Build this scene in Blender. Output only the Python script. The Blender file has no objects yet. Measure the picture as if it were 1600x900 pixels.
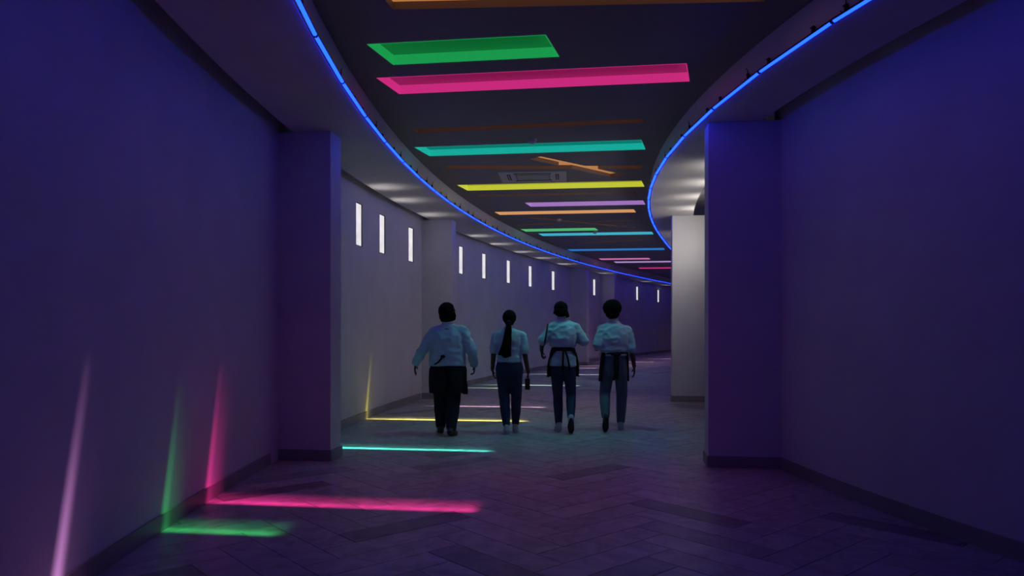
import bpy, bmesh, math, random
from mathutils import Vector, Matrix, noise

random.seed(7)
scene = bpy.context.scene
COL = scene.collection

# ------------------------------------------------------------------ camera
cam_d = bpy.data.cameras.new('camera')
cam = bpy.data.objects.new('camera', cam_d)
COL.objects.link(cam)
cam_d.sensor_fit = 'HORIZONTAL'
cam_d.sensor_width = 36.0
cam_d.lens = 36.0 * 1155.0 / 1600.0
cam_d.shift_y = 58.0 / 1600.0
cam_d.clip_start = 0.05
cam_d.clip_end = 200.0
cam.location = (0.0, 0.0, 1.42)
cam.rotation_euler = (math.radians(90), 0, 0)
scene.camera = cam

# ------------------------------------------------------------------ sky, sun, exposure
world = bpy.data.worlds.new('daylight_sky')
scene.world = world
world.use_nodes = True
bg = world.node_tree.nodes['Background']
bg.inputs['Color'].default_value = (0.62, 0.76, 1.0, 1)
bg.inputs['Strength'].default_value = 0.5

SUN_DIR = Vector((-0.47, -0.235, -1.0)).normalized()
sun_d = bpy.data.lights.new('sun', 'SUN')
sun = bpy.data.objects.new('sun', sun_d)
COL.objects.link(sun)
sun_d.energy = 28.0
sun_d.angle = math.radians(1.3)
sun_d.color = (1.0, 0.95, 0.9)
sun.rotation_euler = SUN_DIR.to_track_quat('-Z', 'Y').to_euler()
sun.location = (8, 6, 20)

scene.view_settings.view_transform = 'Standard'
scene.view_settings.look = 'None'
scene.view_settings.gamma = 1.0
scene.view_settings.exposure = 0.0
scene.view_settings.use_curve_mapping = False
scene.cycles.use_denoising = True
scene.cycles.max_bounces = 8
scene.cycles.diffuse_bounces = 4
scene.cycles.glossy_bounces = 3
scene.cycles.caustics_reflective = False
scene.cycles.caustics_refractive = False
scene.cycles.use_adaptive_sampling = True
scene.cycles.adaptive_threshold = 0.02
scene.cycles.transparent_max_bounces = 12
scene.cycles.sample_clamp_indirect = 3.0

LED_STRENGTH = 11.5
LED_COLOR = (0.003, 0.022, 1.0)
WINDOW_EMIT = 0.85
FILM_SCATTER = 4.0
WINDOW_LIGHT = 0.40

# ------------------------------------------------------------------ helpers
def tag(o, label=None, cat=None, group=None, kind=None):
    if label: o['label'] = label
    if cat: o['category'] = cat
    if group: o['group'] = group
    if kind: o['kind'] = kind
    return o

def link(name, me, m=None, parent=None):
    o = bpy.data.objects.new(name, me)
    COL.objects.link(o)
    if m is not None and me is not None and not me.materials:
        me.materials.append(m)
    if parent is not None:
        o.parent = parent
    return o

def empty(name, loc=(0, 0, 0), rz=0.0):
    o = bpy.data.objects.new(name, None)
    COL.objects.link(o)
    o.location = loc
    o.rotation_euler = (0, 0, rz)
    o.empty_display_size = 0.2
    return o

def mesh_from(verts, faces, name='mesh', smooth=False):
    me = bpy.data.meshes.new(name)
    me.from_pydata([tuple(v) for v in verts], [], faces)
    me.update()
    if smooth:
        for p in me.polygons: p.use_smooth = True
    return me

class MB:
    """collects simple shapes into one mesh"""
    def __init__(self): self.v = []; self.f = []
    def add(self, vs, fs):
        n = len(self.v)
        self.v += [tuple(v) for v in vs]
        self.f += [tuple(i + n for i in f) for f in fs]
    def prism(self, pts, z0, z1):
        n = len(pts)
        vs = [(p[0], p[1], z0) for p in pts] + [(p[0], p[1], z1) for p in pts]
        fs = [tuple(range(n))[::-1], tuple(range(n, 2 * n))]
        fs += [(i, (i + 1) % n, n + (i + 1) % n, n + i) for i in range(n)]
        self.add(vs, fs)
    def box(self, c, s, rz=0.0):
        a, b = math.cos(rz), math.sin(rz)
        pts = [(c[0] + a * x - b * y, c[1] + b * x + a * y) for x, y in
               ((-s[0] / 2, -s[1] / 2), (s[0] / 2, -s[1] / 2), (s[0] / 2, s[1] / 2), (-s[0] / 2, s[1] / 2))]
        self.prism(pts, c[2] - s[2] / 2, c[2] + s[2] / 2)
    def tube(self, pts, r, n=8):
        pts = [Vector(p) for p in pts]
        rings = []
        for i, p in enumerate(pts):
            d = (pts[min(i + 1, len(pts) - 1)] - pts[max(i - 1, 0)]).normalized()
            a = d.orthogonal().normalized() if abs(d.z) > .9 else d.cross(Vector((0, 0, 1))).normalized()
            b = d.cross(a)
            rr = r[i] if isinstance(r, (list, tuple)) else r
            rings.append([p + a * (rr * math.cos(2 * math.pi * k / n)) + b * (rr * math.sin(2 * math.pi * k / n)) for k in range(n)])
        vs = [v for R in rings for v in R]
        fs = []
        for i in range(len(pts) - 1):
            for k in range(n):
                fs.append((i * n + k, i * n + (k + 1) % n, (i + 1) * n + (k + 1) % n, (i + 1) * n + k))
        fs.append(tuple(range(n))[::-1]); m = (len(pts) - 1) * n
        fs.append(tuple(range(m, m + n)))
        self.add(vs, fs)
    def mesh(self, name='mesh', smooth=False): return mesh_from(self.v, self.f, name, smooth)
    def build(self, name, m, parent=None, smooth=False): return link(name, self.mesh(name, smooth), m, parent)

# ------------------------------------------------------------------ materials
def new_mat(name):
    m = bpy.data.materials.new(name)
    m.use_nodes = True
    nt = m.node_tree
    return m, nt, nt.nodes['Principled BSDF']

def paint(name, col, rough=0.6, bump=0.15, scale=40.0, var=0.06, spec=0.5):
    m, nt, b = new_mat(name)
    tc = nt.nodes.new('ShaderNodeTexCoord')
    n1 = nt.nodes.new('ShaderNodeTexNoise'); n1.inputs['Scale'].default_value = 1.7; n1.inputs['Detail'].default_value = 5
    n2 = nt.nodes.new('ShaderNodeTexNoise'); n2.inputs['Scale'].default_value = scale; n2.inputs['Detail'].default_value = 4
    nt.links.new(tc.outputs['Object'], n1.inputs['Vector']); nt.links.new(tc.outputs['Object'], n2.inputs['Vector'])
    r = nt.nodes.new('ShaderNodeValToRGB')
    r.color_ramp.elements[0].position = 0.3; r.color_ramp.elements[1].position = 0.7
    r.color_ramp.elements[0].color = tuple(c * (1 - var) for c in col) + (1,)
    r.color_ramp.elements[1].color = tuple(min(1, c * (1 + var)) for c in col) + (1,)
    nt.links.new(n1.outputs['Fac'], r.inputs['Fac']); nt.links.new(r.outputs['Color'], b.inputs['Base Color'])
    bp = nt.nodes.new('ShaderNodeBump'); bp.inputs['Strength'].default_value = bump; bp.inputs['Distance'].default_value = 0.004
    nt.links.new(n2.outputs['Fac'], bp.inputs['Height']); nt.links.new(bp.outputs['Normal'], b.inputs['Normal'])
    b.inputs['Roughness'].default_value = rough
    b.inputs['Specular IOR Level'].default_value = spec
    return m

def emitter(name, col, strength, base=(0.5, 0.5, 0.5), mottled=0.0):
    m, nt, b = new_mat(name)
    b.inputs['Base Color'].default_value = (*base, 1)
    b.inputs['Emission Color'].default_value = (*col, 1)
    b.inputs['Emission Strength'].default_value = strength
    b.inputs['Roughness'].default_value = 0.5
    if mottled:
        tc = nt.nodes.new('ShaderNodeTexCoord')
        n = nt.nodes.new('ShaderNodeTexNoise'); n.inputs['Scale'].default_value = 9; n.inputs['Detail'].default_value = 6
        r = nt.nodes.new('ShaderNodeValToRGB')
        r.color_ramp.elements[0].position = 0.35; r.color_ramp.elements[1].position = 0.6
        r.color_ramp.elements[0].color = tuple(c * (1 - mottled) for c in col) + (1,)
        r.color_ramp.elements[1].color = (*col, 1)
        nt.links.new(tc.outputs['Object'], n.inputs['Vector'])
        nt.links.new(n.outputs['Fac'], r.inputs['Fac']); nt.links.new(r.outputs['Color'], b.inputs['Emission Color'])
    return m

def film(name, tint, col, strength, W, L, fade_l, fade_r, halo):
    """coloured film over a roof slit: transparency graded to shape the sun streak, glowing elsewhere; UV is in metres"""
    m = bpy.data.materials.new(name); m.use_nodes = True
    nt = m.node_tree; nt.nodes.clear()
    out = nt.nodes.new('ShaderNodeOutputMaterial')
    tr = nt.nodes.new('ShaderNodeBsdfTransparent'); tr.inputs['Color'].default_value = (*[math.sqrt(c) for c in tint], 1)
    em = nt.nodes.new('ShaderNodeEmission'); em.inputs['Color'].default_value = (*col, 1); em.inputs['Strength'].default_value = strength
    mx = nt.nodes.new('ShaderNodeMixShader')
    uv = nt.nodes.new('ShaderNodeUVMap'); sp = nt.nodes.new('ShaderNodeSeparateXYZ')
    nt.links.new(uv.outputs[0], sp.inputs[0])
    def ramp(sock, scale, stops, flip=False):
        mr = nt.nodes.new('ShaderNodeMapRange'); mr.clamp = True
        mr.inputs['From Min'].default_value = L if flip else 0.0
        mr.inputs['From Max'].default_value = L - scale if flip else scale
        nt.links.new(sock, mr.inputs['Value'])
        r = nt.nodes.new('ShaderNodeValToRGB'); e = r.color_ramp.elements
        e[0].position = stops[0][0]; e[0].color = (stops[0][1],) * 3 + (1,)
        e[1].position = stops[-1][0]; e[1].color = (stops[-1][1],) * 3 + (1,)
        for p, v in stops[1:-1]:
            k = e.new(p); k.color = (v,) * 3 + (1,)
        nt.links.new(mr.outputs[0], r.inputs['Fac'])
        return r.outputs['Color']
    # light crosses both faces of the film, so every value is the square root of what gets through
    v = ramp(sp.outputs[1], 0.45, [(0, .95), (.06, 1), (.2, 1), (.30, halo), (.55, halo * .75), (.8, halo * .45), (1, 0)])  # mask drawn to give the streak its bright core and soft far edge
    ul = ramp(sp.outputs[0], fade_l, [(0, .1), (.3, .35), (.6, .65), (1, 1)])
    ur = ramp(sp.outputs[0], fade_r, [(0, .0), (.4, .45), (1, 1)], True)
    m1 = nt.nodes.new('ShaderNodeMath'); m1.operation = 'MULTIPLY'; m2 = nt.nodes.new('ShaderNodeMath'); m2.operation = 'MULTIPLY'
    nt.links.new(v, m1.inputs[0]); nt.links.new(ul, m1.inputs[1]); nt.links.new(m1.outputs[0], m2.inputs[0]); nt.links.new(ur, m2.inputs[1])
    nt.links.new(m2.outputs[0], mx.inputs['Fac'])
    nt.links.new(em.outputs[0], mx.inputs[1]); nt.links.new(tr.outputs[0], mx.inputs[2])
    nt.links.new(mx.outputs[0], out.inputs['Surface'])
    return m

def stone(name):
    m, nt, b = new_mat(name)
    tc = nt.nodes.new('ShaderNodeTexCoord'); ge = nt.nodes.new('ShaderNodeNewGeometry'); oi = nt.nodes.new('ShaderNodeObjectInfo')
    add = nt.nodes.new('ShaderNodeMath'); add.operation = 'ADD'
    fr = nt.nodes.new('ShaderNodeMath'); fr.operation = 'FRACT'
    nt.links.new(ge.outputs['Random Per Island'], add.inputs[0]); nt.links.new(oi.outputs['Random'], add.inputs[1])
    nt.links.new(add.outputs[0], fr.inputs[0])
    ramp = nt.nodes.new('ShaderNodeValToRGB')
    e = ramp.color_ramp.elements
    e[0].position = 0.0; e[0].color = (0.22, 0.20, 0.19, 1)
    e[1].position = 1.0; e[1].color = (0.47, 0.44, 0.42, 1)
    k = e.new(0.07); k.color = (0.26, 0.24, 0.23, 1)
    k = e.new(0.12); k.color = (0.39, 0.365, 0.345, 1)
    k = e.new(0.7); k.color = (0.43, 0.40, 0.37, 1)
    nt.links.new(fr.outputs[0], ramp.inputs['Fac'])
    mp = nt.nodes.new('ShaderNodeVectorMath'); mp.operation = 'ADD'
    sc = nt.nodes.new('ShaderNodeVectorMath'); sc.operation = 'SCALE'; sc.inputs['Scale'].default_value = 17.0
    cmb = nt.nodes.new('ShaderNodeCombineXYZ')
    nt.links.new(fr.outputs[0], cmb.inputs[0]); nt.links.new(fr.outputs[0], cmb.inputs[1])
    nt.links.new(cmb.outputs[0], sc.inputs[0])
    nt.links.new(tc.outputs['Object'], mp.inputs[0]); nt.links.new(sc.outputs[0], mp.inputs[1])
    nz = nt.nodes.new('ShaderNodeTexNoise'); nz.inputs['Scale'].default_value = 5.0; nz.inputs['Detail'].default_value = 8
    nz.inputs['Distortion'].default_value = 1.2
    nt.links.new(mp.outputs[0], nz.inputs['Vector'])
    r2 = nt.nodes.new('ShaderNodeValToRGB')
    r2.color_ramp.elements[0].position = 0.32; r2.color_ramp.elements[0].color = (0.55, 0.52, 0.5, 1)
    r2.color_ramp.elements[1].position = 0.62; r2.color_ramp.elements[1].color = (1, 1, 1, 1)
    nt.links.new(nz.outputs['Fac'], r2.inputs['Fac'])
    mul = nt.nodes.new('ShaderNodeMixRGB'); mul.blend_type = 'MULTIPLY'; mul.inputs['Fac'].default_value = 0.75
    nt.links.new(ramp.outputs['Color'], mul.inputs['Color1']); nt.links.new(r2.outputs['Color'], mul.inputs['Color2'])
    nt.links.new(mul.outputs['Color'], b.inputs['Base Color'])
    b.inputs['Roughness'].default_value = 0.42
    b.inputs['Specular IOR Level'].default_value = 0.35
    bp = nt.nodes.new('ShaderNodeBump'); bp.inputs['Strength'].default_value = 0.1; bp.inputs['Distance'].default_value = 0.004
    nt.links.new(nz.outputs['Fac'], bp.inputs['Height']); nt.links.new(bp.outputs['Normal'], b.inputs['Normal'])
    return m

def fabric(name, col, scale=90.0, rough=0.9, var=0.12):
    m = paint(name, col, rough, 0.35, scale, var, 0.2)
    return m

def s2l(c): return tuple(((v / 255) / 12.92 if v <= 10 else (((v / 255) + .055) / 1.055) ** 2.4) for v in c)

M_WALL = paint('wall_paint', (0.60, 0.59, 0.585), 0.55, 0.12)
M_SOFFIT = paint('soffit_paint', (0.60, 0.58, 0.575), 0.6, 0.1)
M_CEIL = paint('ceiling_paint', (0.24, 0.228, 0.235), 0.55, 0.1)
M_FASCIA = paint('fascia_gloss_paint', (0.78, 0.76, 0.75), 0.5, 0.03, 20, 0.03, 0.3)
M_BASE = paint('baseboard_stone', (0.27, 0.25, 0.235), 0.45, 0.15, 25, 0.2)
M_GROUT = paint('grout', (0.24, 0.22, 0.21), 0.9, 0.3, 60, 0.1)
M_STONE = stone('floor_stone')
M_BLACK = paint('black_plastic', (0.012, 0.012, 0.014), 0.5, 0.05)
M_TRIMDK = paint('dark_window_trim', (0.06, 0.05, 0.05), 0.5, 0.05)
M_PANE = emitter('alabaster_window_pane', (0.97, 0.93, 0.9), WINDOW_EMIT, (0.7, 0.68, 0.66), 0.22)
M_LED = emitter('blue_led', LED_COLOR, LED_STRENGTH, (0.05, 0.05, 0.1))
M_WHITE = paint('white_plastic', (0.62, 0.62, 0.61), 0.4, 0.03, 20, 0.02)
M_GRILLE = paint('grey_grille', (0.22, 0.22, 0.22), 0.5, 0.03)
M_REVEAL = paint('slot_lining', (0.20, 0.17, 0.15), 0.6, 0.05)

# ------------------------------------------------------------------ plan of the curved corridor (metres; camera at origin, looks along +Y)
CL = (-0.0001441414934235277, 0.01806868091205428, -0.23008983735554867, -0.6487689258935391)
CR = (-0.0008320406530000584, 0.0475314062122126, -0.6053619681109628, 4.072307977034075)
def _poly(c, t): return ((c[0] * t + c[1]) * t + c[2]) * t + c[3]
def _dpoly(c, t): return (3 * c[0] * t + 2 * c[1]) * t + c[2]
def edge(side, t):
    """x and slope of the recess edge on one side of the corridor at distance t"""
    if side == 'L':
        tc = min(max(t, 4.0), 38.0)
        return _poly(CL, tc) + (t - tc) * _dpoly(CL, tc), _dpoly(CL, tc)
    if t <= 18.5:
        tc = max(t, 4.0)
        return _poly(CR, tc) + (t - tc) * _dpoly(CR, tc), _dpoly(CR, tc)
    x, s = edge('L', t); x0, _ = edge('L', 18.5)
    return x - x0 + _poly(CR, 18.5), s
def P(side, t, off):
    """point on a curve parallel to the edge, off metres away from the corridor's middle"""
    x, s = edge(side, t); n = math.hypot(1, s)
    k = -1 if side == 'L' else 1
    return (x + k * off / n, t - k * off * s / n)

T0, T1 = -4.0, 44.0
Z_SOF, Z_CEIL = 3.45, 3.71
def step_(t, a, b): return a + (b - a) * min(1.0, max(0.0, (t - 7.45) / 0.2))
WALL_OFF = {'L': lambda t: 1.05, 'R': lambda t: step_(t, 0.80, 1.18)}
SOF_OFF = {'L': lambda t: 0.89, 'R': lambda t: step_(t, 0.62, 0.78)}
def shifted(fn, d): return lambda t: fn(t) + d
def val(o, t): return o(t) if callable(o) else o
def frange(a, b, st):
    n = max(1, int(math.ceil((b - a) / st - 1e-6)))
    return [a + (b - a) * i / n for i in range(n + 1)]

WIN_Z = (2.585, 3.225)
WIN_W = 0.30
WINDOWS = {'L': [10.80, 11.91, 13.46, 16.64, 18.32, 20.26, 22.15, 24.31, 28.66, 34.11, 37.28],
           'R': [9.35, 10.55, 11.75, 12.95, 16.3, 18.2]}

def ribbon(name, side, o_in, o_out, t0, t1, z0, z1, m, openings=(), step=0.3):
    """a wall that follows the corridor, with thickness and real window openings"""
    br = set(round(t, 4) for t in frange(t0, t1, step)) | {t for t in (7.45, 7.65) if t0 < t < t1}
    for a, b in openings:
        br = {t for t in br if not (a - 0.02 < t < b + 0.02)} | {a, b}
    br = sorted(br)
    zs = [z0, WIN_Z[0], WIN_Z[1], z1] if openings else [z0, z1]
    v, f = [], []
    idx = {}
    def V(i, j, k):
        key = (i, j, k)
        if key not in idx:
            x, y = P(side, br[i], val(o_in if k == 0 else o_out, br[i]))
            idx[key] = len(v); v.append((x, y, zs[j]))
        return idx[key]
    for i in range(len(br) - 1):
        op = any(abs(br[i] - a) < 1e-6 for a, b in openings)
        for j in range(len(zs) - 1):
            if op and j == 1:
                f.append((V(i, 1, 0), V(i, 1, 1), V(i + 1, 1, 1), V(i + 1, 1, 0)))
                f.append((V(i, 2, 0), V(i + 1, 2, 0), V(i + 1, 2, 1), V(i, 2, 1)))
                f.append((V(i, 1, 0), V(i, 2, 0), V(i, 2, 1), V(i, 1, 1)))
                f.append((V(i + 1, 1, 0), V(i + 1, 1, 1), V(i + 1, 2, 1), V(i + 1, 2, 0)))
                continue
            f.append((V(i, j, 0), V(i + 1, j, 0), V(i + 1, j + 1, 0), V(i, j + 1, 0)))
            f.append((V(i, j, 1), V(i, j + 1, 1), V(i + 1, j + 1, 1), V(i + 1, j, 1)))
    n = len(br) - 1; J = len(zs) - 1
    for i in range(n):
        f.append((V(i, J, 0), V(i + 1, J, 0), V(i + 1, J, 1), V(i, J, 1)))
        f.append((V(i, 0, 0), V(i, 0, 1), V(i + 1, 0, 1), V(i + 1, 0, 0)))
    for i in (0, n):
        for j in range(J):
            f.append((V(i, j, 0), V(i, j + 1, 0), V(i, j + 1, 1), V(i, j, 1)))
    me = mesh_from(v, f, name)
    bm = bmesh.new(); bm.from_mesh(me); bmesh.ops.recalc_face_normals(bm, faces=bm.faces); bm.to_mesh(me); bm.free()
    return link(name, me, m)

# ------------------------------------------------------------------ walls
SIDE_NAME = {'L': 'left', 'R': 'right'}
for sd in 'LR':
    ops = [(t - WIN_W / 2, t + WIN_W / 2) for t in WINDOWS[sd]]
    w = ribbon('wall_' + SIDE_NAME[sd], sd, WALL_OFF[sd], shifted(WALL_OFF[sd], 0.26), T0, T1, 0.0, Z_CEIL, M_WALL, ops)
    tag(w, 'long curved white plaster wall along the %s side of the corridor' % SIDE_NAME[sd], 'wall', kind='structure')
    s = ribbon('soffit_' + SIDE_NAME[sd], sd, 0.035, SOF_OFF[sd], T0, T1, Z_SOF, Z_CEIL - 0.002, M_SOFFIT)
    tag(s, 'lowered white ceiling border on the %s, edged by the blue light tube' % SIDE_NAME[sd], 'soffit', kind='structure')
    fa = ribbon('fascia', sd, 0.030, 0.0345, T0, T1, Z_SOF + 0.004, Z_CEIL - 0.002, M_FASCIA); fa.parent = s

def cap_wall(name, t, label, thick):
    a = Vector((*P('L', t, 1.4), 0)); b = Vector((*P('R', t, 1.5), 0))
    d = (b - a).normalized(); n = Vector((-d.y, d.x, 0)) * thick
    mb = MB(); mb.prism([a, b, b + n, a + n], 0.0, Z_CEIL)
    tag(mb.build(name, M_WALL), label, 'wall', kind='structure')
cap_wall('wall_back', T0, 'white end wall closing the corridor behind the viewer', -0.2)
cap_wall('wall_front', T1, 'white end wall far round the bend of the corridor', 0.2)

# baseboards between the pillars
PILLARS = []   # (corner nearest to the corridor on the near side, direction away from corridor, direction along corridor, depth, width)
def pillar(corner, along, away, width, label, depth=0.30):
    al = Vector((*along, 0)).normalized(); aw = Vector((*away, 0)).normalized()
    c = Vector((*corner, 0))
    root = empty('pillar', c)
    tag(root, label, 'pillar', 'white pillars standing out from the curved walls', 'structure')
    mb = MB(); z = Vector((0, 0, 0))
    mb.prism([z, aw * width, aw * width + al * depth, al * depth], 0.0, Z_SOF)
    sh = mb.build('shaft', M_WALL, root)
    bv = sh.modifiers.new('bevel', 'BEVEL'); bv.width = 0.006; bv.segments = 2
    mb = MB(); e = 0.014
    mb.prism([z - aw * e - al * e, aw * width - al * e, aw * width + al * (depth + e), al * (depth + e) - aw * e], 0.0, 0.115)
    bb = mb.build('baseboard', M_BASE, root)
    bv = bb.modifiers.new('bevel', 'BEVEL'); bv.width = 0.004; bv.segments = 1
    return root
G1 = (1.0, -0.135); G2 = (0.135, 1.0)
pillar((-1.895, 7.72), G2, (-1, 0.135), 0.70, 'magenta lit white pillar beside the pink floor streak, left of the walkers')
pillar((1.965, 7.40), G2, (1, -0.135), 1.10, 'dark purple lit pillar at right, between the viewer and the pale lit pillar')
def curve_pillar(t, label):
    x, s = edge('L', t); n = math.hypot(1, s)
    pillar(P('L', t, 0.45), (s / n, 1 / n), (-1 / n, s / n), 0.66, label)
curve_pillar(14.07, 'mauve pillar behind the broad walker, between two runs of slit windows')
curve_pillar(26.05, 'violet edged far pillar beside the walker with the slim stick')
curve_pillar(29.29, 'far pale pillar rising behind the walker with round afro hair')
x, s_ = edge('R', 13.7); n_ = math.hypot(1, s_)
pillar((2.965, 13.68), (0.14, 1), (1, -0.05), 0.85, 'brightly daylit pale grey pillar on the right behind the dark portal')

for sd, runs in (('L', [(T0, 7.50), (8.10, 13.95), (14.50, 25.9), (26.5, 29.1), (29.75, T1)]),
                 ('R', [(T0, 7.25), (7.85, 13.4), (14.1, T1)])):
    root = empty('baseboard_' + SIDE_NAME[sd], (0, 0, 0))
    tag(root, 'dark stone skirting running along the foot of the %s wall' % SIDE_NAME[sd], 'baseboard', kind='structure')
    for a, b in runs:
        o = ribbon('skirting_length', sd, shifted(WALL_OFF[sd], -0.016), shifted(WALL_OFF[sd], -0.0005), a, b, 0.0, 0.115, M_BASE); o.parent = root

# ------------------------------------------------------------------ floor: substrate + herringbone stone planks
pl = [P('L', t, 1.4) for t in frange(T0 - 0.3, T1 + 0.3, 1.0)]; pr = [P('R', t, 1.6) for t in frange(T0 - 0.3, T1 + 0.3, 1.0)]
mb = MB()
for i in range(len(pl) - 1):
    a, b, c, d = pl[i], pr[i], pr[i + 1], pl[i + 1]
    mb.add([(*a, -0.06), (*b, -0.06), (*c, -0.06), (*d, -0.06), (*a, -0.012), (*b, -0.012), (*c, -0.012), (*d, -0.012)],
           [(3, 2, 1, 0), (4, 5, 6, 7), (0, 1, 5, 4), (2, 3, 7, 6)])
floor = mb.build('floor', M_GROUT)
tag(floor, 'grey stone plank floor in herringbone with coloured light streaks', 'floor', kind='structure')

PW, NL = 0.24, 4
def inside(x, y, m=0.0):
    if not (T0 < y < T1): return False
    xl = P('L', y, 1.05)[0] - m; xr = P('R', y, 1.18)[0] + m
    return xl < x < xr
ROT = math.radians(45 - 4.0)
ca, sa = math.cos(ROT), math.sin(ROT)
def plank_mesh(w, l):
    g = 0.0022; h = 0.012; b = 0.0018
    mb = MB()
    x, y = l / 2 - g, w / 2 - g
    vs = [(-x, -y, -h), (x, -y, -h), (x, y, -h), (-x, y, -h),
          (-x, -y, -b), (x, -y, -b), (x, y, -b), (-x, y, -b),
          (-x + b, -y + b, 0), (x - b, -y + b, 0), (x - b, y - b, 0), (-x + b, y - b, 0)]
    fs = [(8, 9, 10, 11)]
    for k in range(4):
        n = (k + 1) % 4
        fs += [(k, n, 4 + n, 4 + k), (4 + k, 4 + n, 8 + n, 8 + k)]
    mb.add(vs, fs)
    return mb
pm = plank_mesh(PW, PW * NL)
plank_me = pm.mesh('plank'); plank_me.materials.append(M_STONE)
far = MB()
cands = []
R_ = 260
for q in range(-R_, R_):
    for p in range(-R_, R_):
        m_ = (p - q) % (2 * NL)
        if m_ == 0: u, v_, rot = (p + NL / 2) * PW, (q + .5) * PW, 0.0
        elif m_ == NL: u, v_, rot = (p + .5) * PW, (q + 1 - NL / 2) * PW, math.pi / 2
        else: continue
        x, y = ca * u - sa * v_, sa * u + ca * v_
        if inside(x, y, 0.45): cands.append((x, y, rot + ROT))
near_n = 0
for x, y, r in cands:
    if 3.3 < y < 12.0 and abs(x) < 0.75 * y + 0.6:
        o = bpy.data.objects.new('stone_plank', plank_me); COL.objects.link(o); o.parent = floor
        o.location = (x, y, random.uniform(-0.0006, 0.0006)); o.rotation_euler = (0, 0, r); near_n += 1
    else:
        c, s = math.cos(r), math.sin(r)
        far.add([(x + c * a - s * b, y + s * a + c * b, z) for a, b, z in pm.v], pm.f)
print('near planks', near_n, 'all', len(cands))
fo = far.build('stone_planks_beyond', M_STONE, floor); fo['kind'] = 'stuff'

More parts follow.
